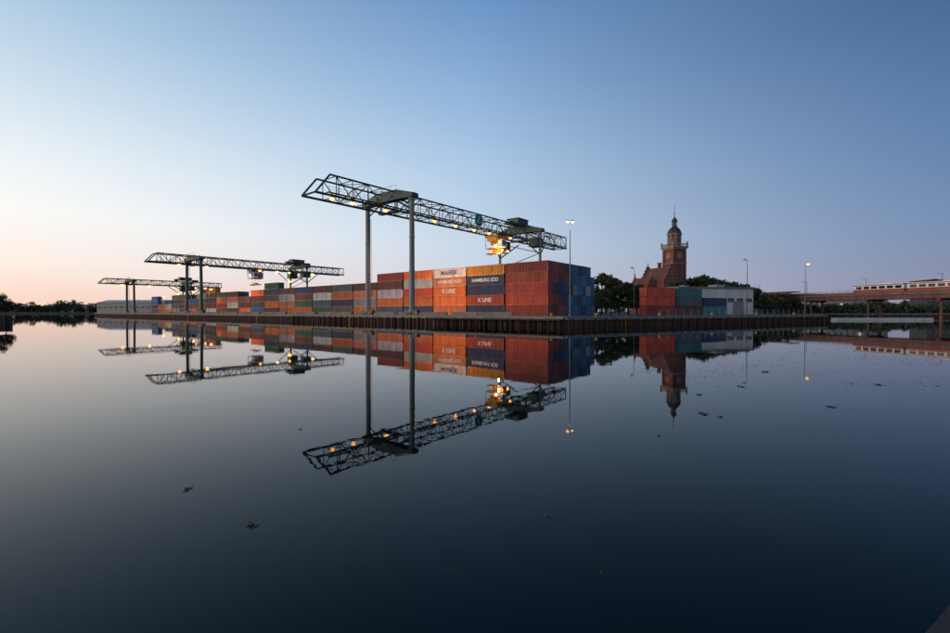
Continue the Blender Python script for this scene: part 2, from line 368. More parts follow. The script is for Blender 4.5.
# ---------------------------------------------------------------- gantry cranes
def crane(s, t, H, u0, u1, ufar, sep, depth, wid, label, lamps, trolley, lit, thick=1.0, aframe=0.0, bulb=1.0):
    x, y, _ = P(s, t); root = mkobj('gantry_crane', None, None, (x,y,GZ), AP)
    top(root, label, 'crane', 'gantry cranes over the container yard')
    zt = H+CZ-GZ; zbm = zt-depth
    k = 0.30*thick
    mb = MB(); npan = int((u1-u0)/ (depth*0.95)); du = (u1-u0)/npan
    for sy in (-wid/2, wid/2):
        mb.beam((u0+depth*0.6,sy,zt),(u1,sy,zt),k); mb.beam((u0-0.8,sy,zbm),(u1+0.5,sy,zbm),k*1.25)
        mb.beam((u0-0.8,sy,zbm),(u0+depth*0.6,sy,zt),k)
        for i in range(npan):
            a = u0+i*du; b_ = a+du
            if i > 0:
                mb.beam((a,sy,zbm),(a,sy,zt),k*0.55)
                if i % 2: mb.beam((a,sy,zt),(b_,sy,zbm),k*0.6)
                else: mb.beam((a,sy,zbm),(b_,sy,zt),k*0.6)
        mb.beam((u1,sy,zbm),(u1,sy,zt),k)
    mb.beam((u0-0.8,-wid/2,zbm),(u0-0.8,wid/2,zbm),k)
    for i in range(1,npan+1):
        a = u0+i*du
        mb.beam((a,-wid/2,zt),(a,wid/2,zt),k*0.5); mb.beam((a,-wid/2,zbm),(a,wid/2,zbm),k*0.5)
        if i < npan:
            q = 1 if i % 2 else -1
            mb.beam((a,-q*wid/2,zt),(a+du,q*wid/2,zt),k*0.4)
            mb.beam((a,q*wid/2,zbm),(a+du,-q*wid/2,zbm),k*0.35)
    mb.obj('truss_girder', [M_DSTEEL], root)
    mb = MB(); yy = -wid/2-0.65
    mb.box(((u0+u1)/2, yy, zbm+0.35), (u1-u0-3, 0.9, 0.08)); mb.box(((u0+u1)/2, yy-0.4, zbm+1.4), (u1-u0-3, 0.05, 0.05)); mb.box(((u0+u1)/2, yy-0.4, zbm+0.9), (u1-u0-3, 0.04, 0.04))
    a = u0+1.5
    while a < u1-1.5: mb.box((a, yy-0.4, zbm+0.9), (0.05,0.05,1.1)); mb.box((a, yy+0.1, zbm+0.2), (0.12,1.1,0.12)); a += 2.2
    mb.obj('walkway', [M_DSTEEL], root)
    for ui, u in enumerate((0, ufar)):
        zg = zt-depth*0.52
        for sgn in (-1,1):
            mb = MB(); yb = sgn*(sep/2+aframe); yt = sgn*(sep/2)
            r = 0.62*thick if ui == 0 else 0.45*thick
            mb.cyl((u,yb,1.3),(u,yt,zg),r,r*0.92,14)
            mb.cyl((u,yb,0.9),(u,yb,1.5),r*1.35,r*1.35,14)
            for zz in (0.35,0.65): mb.cyl((u,yb+(yt-yb)*zz,1.3+(zg-1.3)*zz-0.12),(u,yb+(yt-yb)*zz,1.3+(zg-1.3)*zz+0.12),r*1.1,r*1.1,14)
            mb.cyl((u,yt,zg-0.7),(u,yt,zg),r*1.1,r*1.4,14)
            mb.obj('leg', [M_COLUMN if aframe == 0 else M_DSTEEL], root)
            mb = MB(); mb.box((u,yb,1.0),(1.0,4.2,0.7)); 
            for w_ in (-1.5,-0.6,0.6,1.5): mb.cyl((u-0.25,yb+w_,0.38),(u+0.25,yb+w_,0.38),0.38,0.38,12)
            mb.obj('wheel_bogie', [M_DSTEEL], root)
        mb = MB(); e_ = sep/2+1.1; ztp = zt+0.25
        for off in (-0.8, 0.8):
            pr = [(-e_,zg+depth*0.22),(-e_,zg),(-wid/2-0.9,zg+0.15),(wid/2+0.9,zg+0.15),(e_,zg),(e_,zg+depth*0.22),(wid/2+1.2,ztp),(-wid/2-1.2,ztp)]
            nn = len(pr); mb.add([(u+off-0.2,a_,b_) for a_,b_ in pr]+[(u+off+0.2,a_,b_) for a_,b_ in pr],
               [tuple(range(nn)),tuple(reversed(range(nn,2*nn)))]+[(i,(i+1)%nn,nn+(i+1)%nn,nn+i) for i in range(nn)])
        for yy2 in (-e_+0.2,-sep/2+1.0,-wid/2-0.9,wid/2+0.9,sep/2-1.0,e_-0.2): mb.box((u,yy2,zg+depth*0.14),(1.2,0.3,depth*0.2))
        for sgn in (-1,1):
            mb.beam((u,sgn*sep/2,zg-2.6),(u,sgn*(wid/2+0.6),zg),0.3*thick)
            mb.beam((u,sgn*(wid/2+0.5),zg),(u,sgn*(wid/2+0.5),zbm),0.3*thick)
        mb.box((u,0,zbm-0.3),(1.4,wid+1.4,0.4))
        mb.beam((u-1.0,-wid/2-1.2,ztp+1.0),(u-1.0,wid/2+1.2,ztp+1.0),0.05)
        for i in range(5): mb.beam((u-1.0,-wid/2-1.2+i*(wid+2.4)/4,ztp),(u-1.0,-wid/2-1.2+i*(wid+2.4)/4,ztp+1.0),0.05)
        mb.obj('portal_frame', [M_DSTEEL], root)
        if ui == 1:
            mb = MB()
            mb.box((u-1,0,zt+1.5),(6,wid*0.85,1.7)); mb.box((u-1,0,zt+2.45),(6.6,wid*0.95,0.16)); mb.box((u+4.2,0,zt+0.8),(3,wid*0.5,1.0)); mb.box((u-5.4,0.5,zt+0.9),(1.6,wid*0.4,1.2))
            mb.obj('machinery_house', [M_DSTEEL], root)
            for sgn in (-1,1):
                mb = MB(); yl = sgn*(sep/2-1.5)
                mb.box((u,yl,zbm-1.4),(3.8,3.0,2.4)); mb.box((u,yl,zbm-0.1),(4.2,3.4,0.16)); mb.box((u,yl,zbm-2.7),(4.4,3.6,0.16))
                mb.beam((u,sgn*sep/2,zbm-5.5),(u+8,sgn*sep/2*0.7,zbm-0.2),0.3); mb.beam((u,sgn*sep/2,zbm-5.5),(u-8,sgn*sep/2*0.7,zbm-0.2),0.3)
                mb.obj('winch_platform', [M_DSTEEL], root)
            mb = MB()
            for i in range(5): mb.beam((u,-sep/2+(i%2)*sep,2.5+i*(zg-5)/5),(u,sep/2-(i%2)*sep,2.5+(i+1)*(zg-5)/5),0.18)
            mb.obj('cross_bracing', [M_DSTEEL], root)
    mb = MB()
    for o_ in (-0.25,0.25): mb.beam((0.95,sep/2+o_,1.5),(0.95,sep/2+o_,zbm-0.5),0.05)
    z = 2.0
    while z < zbm-1: mb.box((0.95,sep/2,z),(0.04,0.5,0.04)); z += 0.6
    mb.obj('access_ladder', [M_GREY], root)
    u = trolley; tr = mkobj('hoist_trolley', None, root, (u,0,zbm))
    mb = MB(); mb.box((0,0,-0.6),(5.5,wid*0.95,0.7)); mb.box((0.6,0,-2.0),(3.6,wid*0.55,2.2)); mb.box((-1.8,0,-1.4),(1.2,wid*0.7,1.2))
    for sx in (-2.2,2.2):
        for sy in (-1,1): mb.cyl((sx,sy*wid*0.42-0.15,-0.15),(sx,sy*wid*0.42+0.15,-0.15),0.35,0.35,10)
    for sx in (-2.6,2.6): mb.beam((sx,-wid*0.45,-1),(sx*0.9,-wid*0.45,-4.2),0.16); mb.beam((sx,wid*0.45,-1),(sx*0.9,wid*0.45,-4.2),0.16)
    mb.box((0,0,-4.3),(5.2,wid*0.9,0.22))
    mb.obj('trolley_frame', [M_YEL if lit else M_GREY], tr)
    mb = MB(); mb.box((0,0,0),(1.9,1.7,2.1)); mb.box((0,0,1.13),(2.2,2.0,0.16)); mb.box((0,0,-1.1),(2.3,2.1,0.12))
    cab = mb.obj('operator_cab', [M_WHITE], tr, (-1.4,-wid*0.5-0.6,-3.0))
    mb = MB(); mb.box((0,-0.87,0.2),(1.6,0.04,1.1)); mb.box((-0.97,0,0.2),(0.04,1.4,1.1)); mb.obj('cab_window', [M_GLASS], cab)
    mb = MB(); mb.box((0,0,0),(2.6,2.2,2.4)); mb.box((0,0,1.25),(2.8,2.4,0.12)); mb.obj('winch_box', [M_BLUE if not lit else M_WHITE], tr, (2.0,wid*0.1,-3.0))
    mb = MB(); zs = -7.0 if not lit else -5.6
    mb.box((0,0,zs),(2.2,6.0,0.35)); mb.box((0,0,zs+0.5),(1.2,2.6,0.5))
    for sx in (-0.8,0.8):
        for sy in (-2.6,2.6): mb.beam((sx,sy*0.5,-4.3),(sx,sy*0.45,zs+0.3),0.05)
    for sy in (-2.9,2.9): mb.box((0,sy,zs-0.1),(2.4,0.25,0.5))
    mb.obj('container_spreader', [M_YEL], tr)
    for lu in lamps:
        fl = mkobj('floodlight', None, root, (lu, -wid/2, zbm-0.5)); fl.scale = (bulb,)*3
        mb = MB(); mb.lathe((0,0,0),[(0.16,0.35),(0.42,0.08),(0.42,0.04),(0.3,0.04)],10); mb.box((0,0,0.4),(0.12,0.12,0.5)); mb.obj('lamp_housing',[M_GREY],fl)
        mb = MB(); mb.lathe((0,0,-0.1),[(0.05,-0.42),(0.34,-0.3),(0.46,-0.02),(0.38,0.1)],12,0,0,True); mb.obj('lamp_bulb',[M_LAMP],fl)
    return root, zt, zbm
lam1 = [-17,-12,-3,5.5,13,21,29,36,47]
c1, zt, zbm = crane(47.4, 1.6, 28.0, -20.0, 84.0, 56, 16, 4.2, 5.0, 'tall dark green gantry crane with long lattice girder and lit floodlights', lam1, 43, True)
light(c1, (43,0,zbm-3.2), 700); light(c1, (40,-3.2,zbm-5.5), 1100); light(c1, (47,2,zbm-7.0), 800)
for lu, e_ in ((-12,500),(-3,800),(5.5,4200),(13,6500),(21,6500),(36,2500)): light(c1, (lu,-2.5,zbm-1.3), e_, (1,0.52,0.2), 0.3, True)
for dz, uu, yy in ((-2.6,40.8,-3.0),(-4.9,42.5,-2.6),(-4.9,45.5,-2.6),(-4.9,44,2.4)):
    mb = MB(); mb.lathe((0,0,0),[(0.05,-0.32),(0.34,-0.22),(0.4,0),(0.28,0.18)],10,0,0,True); mb.obj('trolley_lamp',[M_LAMP],c1,(uu,yy,zbm+dz))
mb = MB(); mb.cyl((0,0,0),(0,-0.15,0),1.7,1.7,20); e = mb.obj('emblem_board',[M_GREENS],c1,(30,-3.3,zbm+2.2))
mb = MB()
mb.box((0,-0.17,-0.75),(1.9,0.04,0.3)); mb.box((0,-0.17,0.35),(0.3,0.04,1.4)); mb.box((-0.55,-0.17,-0.2),(0.9,0.04,0.25))
mb.obj('emblem_mark',[M_WHITE],e)
c2, zt2, zb2 = crane(170, 1.6, 22.6, -15.5, 70, 46, 15, 3.4, 4.6, 'dark gantry crane with lattice girder and blue trolley winch', [-6,4,26,34,40,52], 25, False, 0.95, 0.5, 1.4)
for lu, e_ in ((-6,600),(4,2500),(14,6500),(30,2500)): light(c2, (lu,-2.5,zb2-1.5), e_, (1,0.52,0.2), 0.3, True)
c3, zt3, zb3 = crane(260, 1.6, 17.2, -12.5, 45, 27, 13, 2.6, 4.0, 'smaller dark gantry crane with low lattice girder', [-4,8,30,36], 36, False, 0.85, 0.5, 1.7)
for lu, e_ in ((8,4500),(34,900)): light(c3, (lu,-2.5,zb3-1.6), e_, (1,0.52,0.2), 0.3, True)

# ---------------------------------------------------------------- street lamps
def lamp_post(x, y, top_z, mt, label, double=False, energy=0, arm=1.6, base=GZ, r=0.16, az=0.0, heads=0.55, bulb=1.0):
    root = mkobj('street_lamp', None, None, (x,y,base), az); h = top_z-base
    mb = MB(); mb.cyl((0,0,0),(0,0,h),r,r*0.45,10); mb.cyl((0,0,0),(0,0,0.5),r*1.6,r*1.4,10)
    mb.obj('pole',[M_GREY],root)
    for sg in ((-1,1) if double else (1,)):
        mb = MB(); mb.beam((0,0,h-0.25),(sg*arm,0,h+0.1),0.08); mb.obj('arm',[M_GREY],root)
        hd = MB(); hd.box((0,0,0.1),(heads*2,0.42,0.14)); hd.box((0,0,0.2),(heads*1.4,0.3,0.1)); ho = hd.obj('lamp_head',[M_GREY],root,(sg*(arm+0.3),0,h+0.05))
        lb = MB(); lb.lathe((0,0,-0.02),[(0.04,-0.2*bulb),(0.2*bulb,-0.14*bulb),(0.26*bulb,0.04)],10,0,0,True); lb.obj('lamp_bulb',[mt],ho)
        if energy: light(root,(sg*(arm+0.3),0,h-0.3*bulb-0.1),energy,(1,0.6,0.28),0.15,True)
    top(root, label, 'street lamp', 'street lamps around the harbour'); return root
lamp_post(PX(570,79.5), 79.5, PZ(222,79.5), M_LAMPW, 'tall grey lamp mast with lit lamps at the quay corner', True, 700, 0.12, GZ, 0.13, 0.2, 0.26, 1.2)
lamp_post(PX(805,124), 124, PZ(264,124), M_LAMP, 'tall grey street lamp glowing orange at the quay', False, 600, 0.4, GZ, 0.12, 0, 0.4, 1.6)
lamp_post(PX(747,122), 122, PZ(260,122), M_LAMPOFF, 'tall grey unlit street lamp beside the warehouse', False, 0, 0.3, GZ, 0.13, 2.5, 0.4)
lamp_post(PX(634,118), 118, PZ(268,118), M_LAMPOFF, 'slim grey unlit lamp mast beside the trees', False, 0, 0.3, GZ, 0.09, 2.5, 0.3)
for s_, t_, zt_ in ((128,19,12.5),(205,20,12),(228,20,11.5),(250,20,11),(275,20,10)):
    x,y,_ = P(s_,t_); lamp_post(x,y,GZ+zt_, M_LAMP, 'grey yard lamp glowing orange in front of stacked containers', False, 1600, 0.8, GZ, 0.14, 0, 0.6, 2.8)

# ---------------------------------------------------------------- buildings
def building(name, x, y, wx, wy, h, rz, wall, roofm, floors, bays, label, cat='building', gable=0, base=GZ, ww=1.2, wh=1.4, lit=(), flatoverhang=0.3, frame=None):
    root = mkobj(name, None, None, (x,y,base), rz); top(root, label, cat)
    mb = MB(); mb.box((0,0,h/2),(wx,wy,h)); mb.box((0,0,0.3),(wx+0.1,wy+0.1,0.6),0); mb.obj('wall',[wall],root)
    mb = MB()
    if gable:
        o_ = 0.5
        vs = [(-wx/2-o_,-wy/2-o_,h),(wx/2+o_,-wy/2-o_,h),(wx/2+o_,wy/2+o_,h),(-wx/2-o_,wy/2+o_,h),(-wx/2-o_,0,h+gable),(wx/2+o_,0,h+gable)]
        mb.add(vs,[(0,1,5,4),(2,3,4,5),(0,4,3),(1,2,5),(3,2,1,0)])
    else:
        mb.box((0,0,h+0.15),(wx+flatoverhang*2,wy+flatoverhang*2,0.3)); mb.box((wx*0.2,0,h+0.9),(wx*0.12,wy*0.3,1.2)); mb.box((-wx*0.25,0,h+0.7),(wx*0.06,wy*0.2,0.8))
    mb.obj('roof',[roofm],root)
    fr = MB(); fr.box((0,0,0),(ww,0.1,wh)); fr.box((0,-0.08,-wh/2-0.05),(ww+0.3,0.2,0.1)); 
    fm = fr.mesh('window',[frame or M_CONC])
    pn = MB(); 
    for sx in (-1,1): pn.box((sx*(ww/4-0.01),-0.06,0),(ww/2-0.12,0.03,wh-0.16))
    pm = pn.mesh('pane',[M_GLASS]); pml = pn.mesh('pane',[M_GLASSLIT])
    k = 0
    for fl in range(floors):
        for bx in range(bays):
            if k >= 90: break
            xx = -wx/2+(bx+0.5)*wx/bays; zz = (fl+0.55)*h/floors
            w_ = mkobj('window', fm, root, (xx,-wy/2-0.05,zz)); mkobj('pane', pml if k in lit else pm, w_, (0,0,0)); k += 1
    return root
wx_ = building('warehouse', PX(702,163), 163, 31, 14, 9.2, 0.25, M_PLASTER, M_CLAD, 1, 8, 'long pale warehouse with flat metal roof beside containers', 'warehouse', 0, GZ, 2.6, 1.2)
mb = MB(); mb.box((0,0,0),(4.5,0.12,4.6)); 
for i in range(8): mb.box((0,-0.09,-2.1+i*0.6),(4.3,0.06,0.06))
dm_ = mb.mesh('roller_door',[M_CLAD])
for xx in (-11,-3,9): mkobj('roller_door', dm_, wx_, (xx,-7.07,2.3))
mb = MB(); mb.box((0,0,0),(31.3,0.12,0.5)); mb.obj('fascia_band',[M_GREY],wx_,(0,-7.35,9.2))
building('office_building', PX(735,200), 200, 16, 12, 9.5, 0.2, M_CLAD, M_SLATE, 3, 6, 'grey three storey office block behind the warehouse')
building('brick_building', PX(768,235), 235, 22, 12, 9.5, -0.1, M_BRICK, M_SLATE, 3, 8, 'red brick three storey building with flat roof', lit=(3,17))
building('brick_building', PX(800,262), 262, 34, 12, 8, 0.1, M_PLASTER, M_TILE, 2, 10, 'low pale building with red tiled gable roof', gable=3.4)
building('office_building', PX(850,255), 255, 30, 12, 9.5, -0.2, M_CLAD, M_SLATE, 3, 10, 'grey office block on the far bank', lit=(5,12,25))
building('factory_hall', PX(950,262), 262, 30, 16, 19, -0.3, M_SLATE, M_SLATE, 4, 10, 'tall dark factory hall behind the railway bridge', frame=M_GREY)
building('storage_shed', PX(139,345), 352, 64, 20, 7.8, -0.12, M_CLAD, M_CLAD, 1, 14, 'long low grey storage shed with shallow gable roof', 'shed', 2.2, GZ, 2.4, 1.2)
building('storage_shed', PX(60,560), 585, 70, 20, 8, -0.05, M_CLAD, M_TILE, 1, 12, 'distant low grey shed with red roof', 'shed', 2.2)

# harbour office with clock tower
ho = mkobj('harbour_office', None, None, (PX(674,190),190,GZ), 0.30); top(ho, 'red brick harbour office with tall clock tower and domed spire', 'building')
TW = 0.80
def tw(o): o.scale = (TW,TW,1); o.location.x *= TW; o.location.y *= TW; return o
mb = MB()
mb.box((0,0,13.6),(7.4,7.4,27.2)); 
for sx in (-1,1):
    for sy in (-1,1): mb.box((sx*3.55,sy*3.55,13.4),(1.1,1.1,26.8))
tw(mb.obj('tower_shaft',[M_BRICK],ho))
for z, e_, t_ in ((13.5,8.5,0.4),(21.0,8.5,0.35)):
    mb = MB(); mb.box((0,0,z),(e_,e_,t_)); tw(mb.obj('string_course',[M_STONE],ho))
mb = MB()
mb.box((0,0,27.3),(8.7,8.7,0.6)); mb.box((0,0,27.9),(9.6,9.6,0.62))
for i in range(9):
    for sg in (-1,1):
        mb.box((-4.5+i*1.125,sg*4.55,28.7),(0.18,0.18,1.05)); mb.box((sg*4.55,-4.5+i*1.125,28.7),(0.17,0.17,1.03))
for sg in (-1,1): mb.box((0,sg*4.55,29.3),(9.4,0.26,0.18)); mb.box((sg*4.55,0,29.3),(0.25,8.8,0.17))
for sx in (-1,1):
    for sy in (-1,1): mb.lathe((sx*4.4,sy*4.4,28.15),[(0.4,0),(0.4,1.3),(0.5,1.4),(0.25,1.9),(0.02,2.6)],8)
tw(mb.obj('stone_gallery',[M_STONE],ho))
mb = MB(); mb.lathe((0,0,28.2),[(3.3,0),(3.3,5.2)],8,0,math.pi/8); tw(mb.obj('octagon_stage',[M_BRICK],ho))
mb = MB(); mb.lathe((0,0,33.3),[(3.5,-0.3),(3.9,0),(3.9,0.35),(3.5,0.4)],8,0,math.pi/8)
for i in range(8):
    a = math.pi/4*i+math.pi/8; mb.box((3.25*math.cos(a),3.25*math.sin(a),30.6),(0.5,0.5,5.0),0,a)
tw(mb.obj('stone_cornice',[M_STONE],ho))
mb = MB(); mb.lathe((0,0,33.7),[(3.75,0),(3.6,0.6),(3.1,1.5),(2.2,2.4),(1.5,2.8),(1.25,3.0)],8,0,math.pi/8); tw(mb.obj('bell_roof',[M_COPPER],ho))
mb = MB(); mb.lathe((0,0,36.6),[(1.35,0),(1.35,0.35)],8)
for i in range(8):
    a = math.pi/4*i; mb.cyl((1.1*math.cos(a),1.1*math.sin(a),36.8),(1.1*math.cos(a),1.1*math.sin(a),39.0),0.14,0.14,6)
mb.cyl((0,0,36.8),(0,0,39),0.5,0.5,8)
mb.lathe((0,0,38.9),[(1.5,0),(1.5,0.25),(1.35,0.6),(0.9,1.2),(0.35,1.7),(0.16,2.2),(0.12,3.2),(0.36,3.45),(0.12,3.8),(0.09,7.0)],8)
tw(mb.obj('lantern_spire',[M_COPPER],ho))
cf = MB(); cf.cyl((0,0,0),(0,-0.12,0),1.3,1.3,24); cm = cf.mesh('clock_face',[M_STONE])
hn = MB(); hn.box((0.2,-0.18,0.35),(0.16,0.05,1.0)); hn.box((0.35,-0.22,0.0),(0.9,0.04,0.12)); 
for i in range(12):
    a = i*math.pi/6; hn.box((1.08*math.cos(a),-0.15,1.08*math.sin(a)),(0.14,0.04,0.14))
hm = hn.mesh('clock_hands',[M_SLATE])
for loc, rz in (((0,-3.72,24.3),0),((-3.72,0,24.3),-math.pi/2),((3.72,0,24.3),math.pi/2)):
    o = mkobj('clock_face',cm,ho,loc,rz); mkobj('clock_hands',hm,o); o.location.x *= TW; o.location.y *= TW
wm = MB(); wm.box((0,0,0),(1.1,0.1,2.2)); 
wt = MB(); wt.box((0,-0.02,1.25),(1.5,0.16,0.3)); wt.box((0,-0.02,-1.2),(1.4,0.2,0.2))
wmm = wm.mesh('window',[M_GLASS]); wtm = wt.mesh('sill',[M_STONE])
def win(loc, rz, sc_=1):
    o = mkobj('window',wmm,ho,loc,rz); mkobj('sill',wtm,o)
    o.scale = (sc_,1,sc_); return o
for z in (6,10.5,16,19):
    for x in (-1.5,1.5):
        for o in (win((x,-3.76,z),0,0.75), win((-3.76,x,z),-math.pi/2,0.75)): o.location.x *= TW; o.location.y *= TW
for i in range(8):
    a = math.pi/4*i; o = win((3.12*math.cos(a),3.12*math.sin(a),30.7),a+math.pi/2,0.9); o.location.x *= TW; o.location.y *= TW
def wing(cx, cy, wx, wy, h, gh, tile):
    mb = MB(); mb.box((cx,cy,h/2),(wx,wy,h)); mb.obj('wall',[M_BRICK],ho)
    mb = MB(); x0, x1 = cx-wx/2, cx+wx/2
    vs = [(x0-0.3,cy-wy/2+0.7,h-0.2),(cx,cy-wy/2+0.7,h+gh),(x1+0.3,cy-wy/2+0.7,h-0.2),(x0-0.3,cy+wy/2-0.7,h-0.2),(cx,cy+wy/2-0.7,h+gh),(x1+0.3,cy+wy/2-0.7,h-0.2)]
    mb.add(vs,[(0,1,4,3),(1,2,5,4),(0,2,1),(3,4,5),(0,3,5,2)]); mb.obj('roof',[tile],ho)
    for yy in (cy-wy/2+0.35, cy+wy/2-0.35):
        mb = MB(); ns = 5
        for i in range(ns):
            w_ = wx*(1-i/ns); zz = h+gh*1.12*i/ns; mb.box((cx,yy,zz+gh*0.56/ns),(w_,0.7,gh*1.12/ns))
            mb.box((cx,yy,zz+gh*1.12/ns+0.06),(w_*1.02,0.85,0.14),1)
        mb.lathe((cx,yy,h+gh*1.12),[(0.3,0),(0.3,0.8),(0.05,2.0)],6,1)
        mb.obj('stepped_gable',[M_BRICK,M_STONE],ho)
wing(-7.2,0.5,7.6,15,13.0,6.4,M_TILE)
wing(-13.2,3.2,4.2,11,11.5,3.6,M_TILE)
wing(5.5,3.5,4.6,10,9.5,3.0,M_TILE)
for z in (4.5,8.5,12): 
    for x in (-9.6,-7.2,-4.8): win((x,-7.06,z),0,0.8)
win((-7.2,-7.02,15.8),0,0.8)
for z in (4,8):
    for x in (-14.2,-12.2): win((x,-2.36,z),0,0.8)
    for x in (4.4,6.6): win((x,-1.56,z),0,0.8)
mb = MB(); mb.box((-4.6,3.5,18.5),(1.1,1.1,6)); mb.box((-4.6,3.5,21.6),(1.4,1.4,0.3)); mb.obj('chimney',[M_BRICK],ho)

# ---------------------------------------------------------------- bridge and train
A = Vector((170.5,125.0)); B = Vector((127,268)); D = B-A; LB = D.length; ab = math.atan2(D.y,D.x)
br = mkobj('railway_bridge', None, None, (A.x,A.y,0), ab); top(br, 'long reddish brown steel viaduct carrying rails over the side basin', 'bridge')
mb = MB(); mb.box((LB/2,0,9.2),(LB,11,0.6)); mb.obj('deck',[M_CONC],br)
for sy in (-1,1):
    mb = MB(); mb.box((LB/2,sy*4.9,8.2),(LB,0.5,1.9))
    for i in range(int(LB/3)): mb.box((1+i*3,sy*5.2,8.2),(0.15,0.14,1.8))
    mb.obj('edge_girder',[M_RSTEEL],br)
    mb = MB(); mb.box((LB/2,sy*5.45,9.75),(LB,0.2,0.7)); mb.box((LB/2,sy*5.45,10.9),(LB,0.08,0.08)); mb.box((LB/2,sy*5.45,10.5),(LB,0.05,0.05))
    for i in range(int(LB/2.5)): mb.box((1+i*2.5,sy*5.45,10.5),(0.07,0.07,0.8))
    mb.obj('parapet',[M_RSTEEL],br)
for i in range(7):
    mb = MB(); xx = 8+i*22
    mb.box((xx,0,6.9),(1.1,9.8,0.7))
    for sy in (-3.4,3.4): mb.cyl((xx,sy,-2),(xx,sy,6.6),0.42,0.4,12)
    mb.obj('pier',[M_RSTEEL],br)
mb = MB()
for yy in (-2.6,-1.1,1.1,2.6): mb.box((LB/2,yy,9.6),(LB,0.08,0.15))
mb.obj('rail',[M_GREY],br)
tr = mkobj('tram_train', None, None, (A.x,A.y,0), ab); top(tr, 'white and red light rail train crossing the bridge', 'train')
for i in range(3):
    cx = 14+i*17.5
    mb = MB(); mb.box((cx,1.9,11.55),(16.6,2.6,2.7)); mb.box((cx,1.9,13.0),(15.8,2.2,0.25)); mb.box((cx-3,1.9,13.25),(3,1.6,0.35)); c_ = mb.obj('carriage',[M_WHITE],tr)
    mb = MB(); mb.box((cx,1.9,10.7),(16.66,2.66,0.9)); mb.box((cx,1.9,12.75),(16.64,2.64,0.3)); mb.obj('red_stripe',[M_TRED],tr)
    for j in range(6):
        mb = MB(); mb.box((cx-6.6+j*2.6,1.9,11.85),(1.9,2.7,1.0)); mb.obj('window',[M_GLASS],tr)
    for j in (-5,5):
        mb = MB()
        for k in (-0.9,0.9): mb.cyl((cx+j+k,0.9,10.0),(cx+j+k,2.9,10.0),0.33,0.33,10)
        mb.obj('wheel_bogie',[M_SLATE],tr)
for i in range(6):
    xx = 10+i*24; mb = MB(); mb.cyl((0,0,0),(0,0,7.0),0.11,0.07,8); mb.beam((0,0,6.5),(0,-3.6,6.8),0.05); mb.beam((0,0,5.5),(0,-2.8,6.7),0.04)
    v = A+D.normalized()*xx+Vector((-D.y,D.x)).normalized()*(-5.0)
    o = mb.obj('catenary_mast',[M_GREY],None,(v.x,v.y,9.5),ab+math.pi); top(o,'slim grey overhead line mast on the bridge','mast','overhead line masts on the bridge')
v = A+D*0.72
st = mkobj('station_canopy', None, None, (v.x-8,v.y-2,GZ), ab); top(st,'long reddish brown station canopy beside the viaduct','canopy')
mb = MB(); mb.box((0,0,9.6),(62,5.4,0.4)); mb.box((0,2.75,9.2),(62,0.12,1.2)); mb.obj('roof',[M_RSTEEL],st)
mb = MB(); mb.box((0,2.5,6.6),(62,0.14,1.4)); mb.box((0,0,6.0),(62,5,0.5)); mb.obj('platform',[M_RSTEEL],st)
for i in range(10):
    mb = MB(); mb.box((-29+i*6.45,1.6,4.6),(0.35,0.35,9.2)); mb.obj('column',[M_GREY],st)
for (x0,y0,l,a) in ((126,139,30,0.02),(158,131,26,-0.08)):
    pr = mkobj('floating_pontoon', None, None, (x0,y0,0), a); top(pr,'pale floating pontoon with mooring posts on the basin','pontoon','pontoons in the side basin')
    mb = MB(); mb.box((0,0,0.3),(l,2.4,0.7)); mb.box((0,0,0.7),(l+0.2,2.6,0.1)); mb.obj('deck',[M_PLASTER],pr)
    for i in range(5):
        mb = MB(); mb.cyl((-l/2+1+i*(l-2)/4,1.4,-1),(-l/2+1+i*(l-2)/4,1.4,2.8),0.14,0.14,8); mb.obj('mooring_post',[M_TIMBER],pr)
    mb = MB(); mb.box((0,-1.1,1.7),(l,0.05,0.05))
    for i in range(12): mb.box((-l/2+0.5+i*(l-1)/11,-1.1,1.2),(0.05,0.05,1.0))
    mb.obj('railing',[M_GREY],pr)

# jetty with bush
mb = MB(); pts = [(-150,92),(-104,101),(-116,110),(-160,112)]; 
mb.add([(x,y,-2) for x,y in pts]+[(x,y,1.9) for x,y in pts],[(3,2,1,0),(4,5,6,7),(0,1,5,4),(1,2,6,5),(2,3,7,6),(3,0,4,7)])
for i in range(17):
    mb.cyl((-149+i*2.75,92+i*0.54-0.25,-1.5),(-149+i*2.75,92+i*0.54-0.25,1.7),0.22,0.22,7)
j = mb.obj('jetty',[M_DCONC]); top(j,'dark concrete jetty with piles reaching into the water','jetty')

mb = MB(); pts = [(1.0,1.14),(3.0,2.37),(4.5,0),(3,-3),(-4,-3),(-2,-0.705)]; n = len(pts)
mb.add([(x,y,-1) for x,y in pts]+[(x,y,1.7) for x,y in pts],[tuple(reversed(range(n))),tuple(range(n,2*n))]+[(i,(i+1)%n,n+(i+1)%n,n+i) for i in range(n)])
o = mb.obj('quay_ledge',[M_DCONC]); top(o,'dark wet concrete ledge at the edge of the water','ledge')

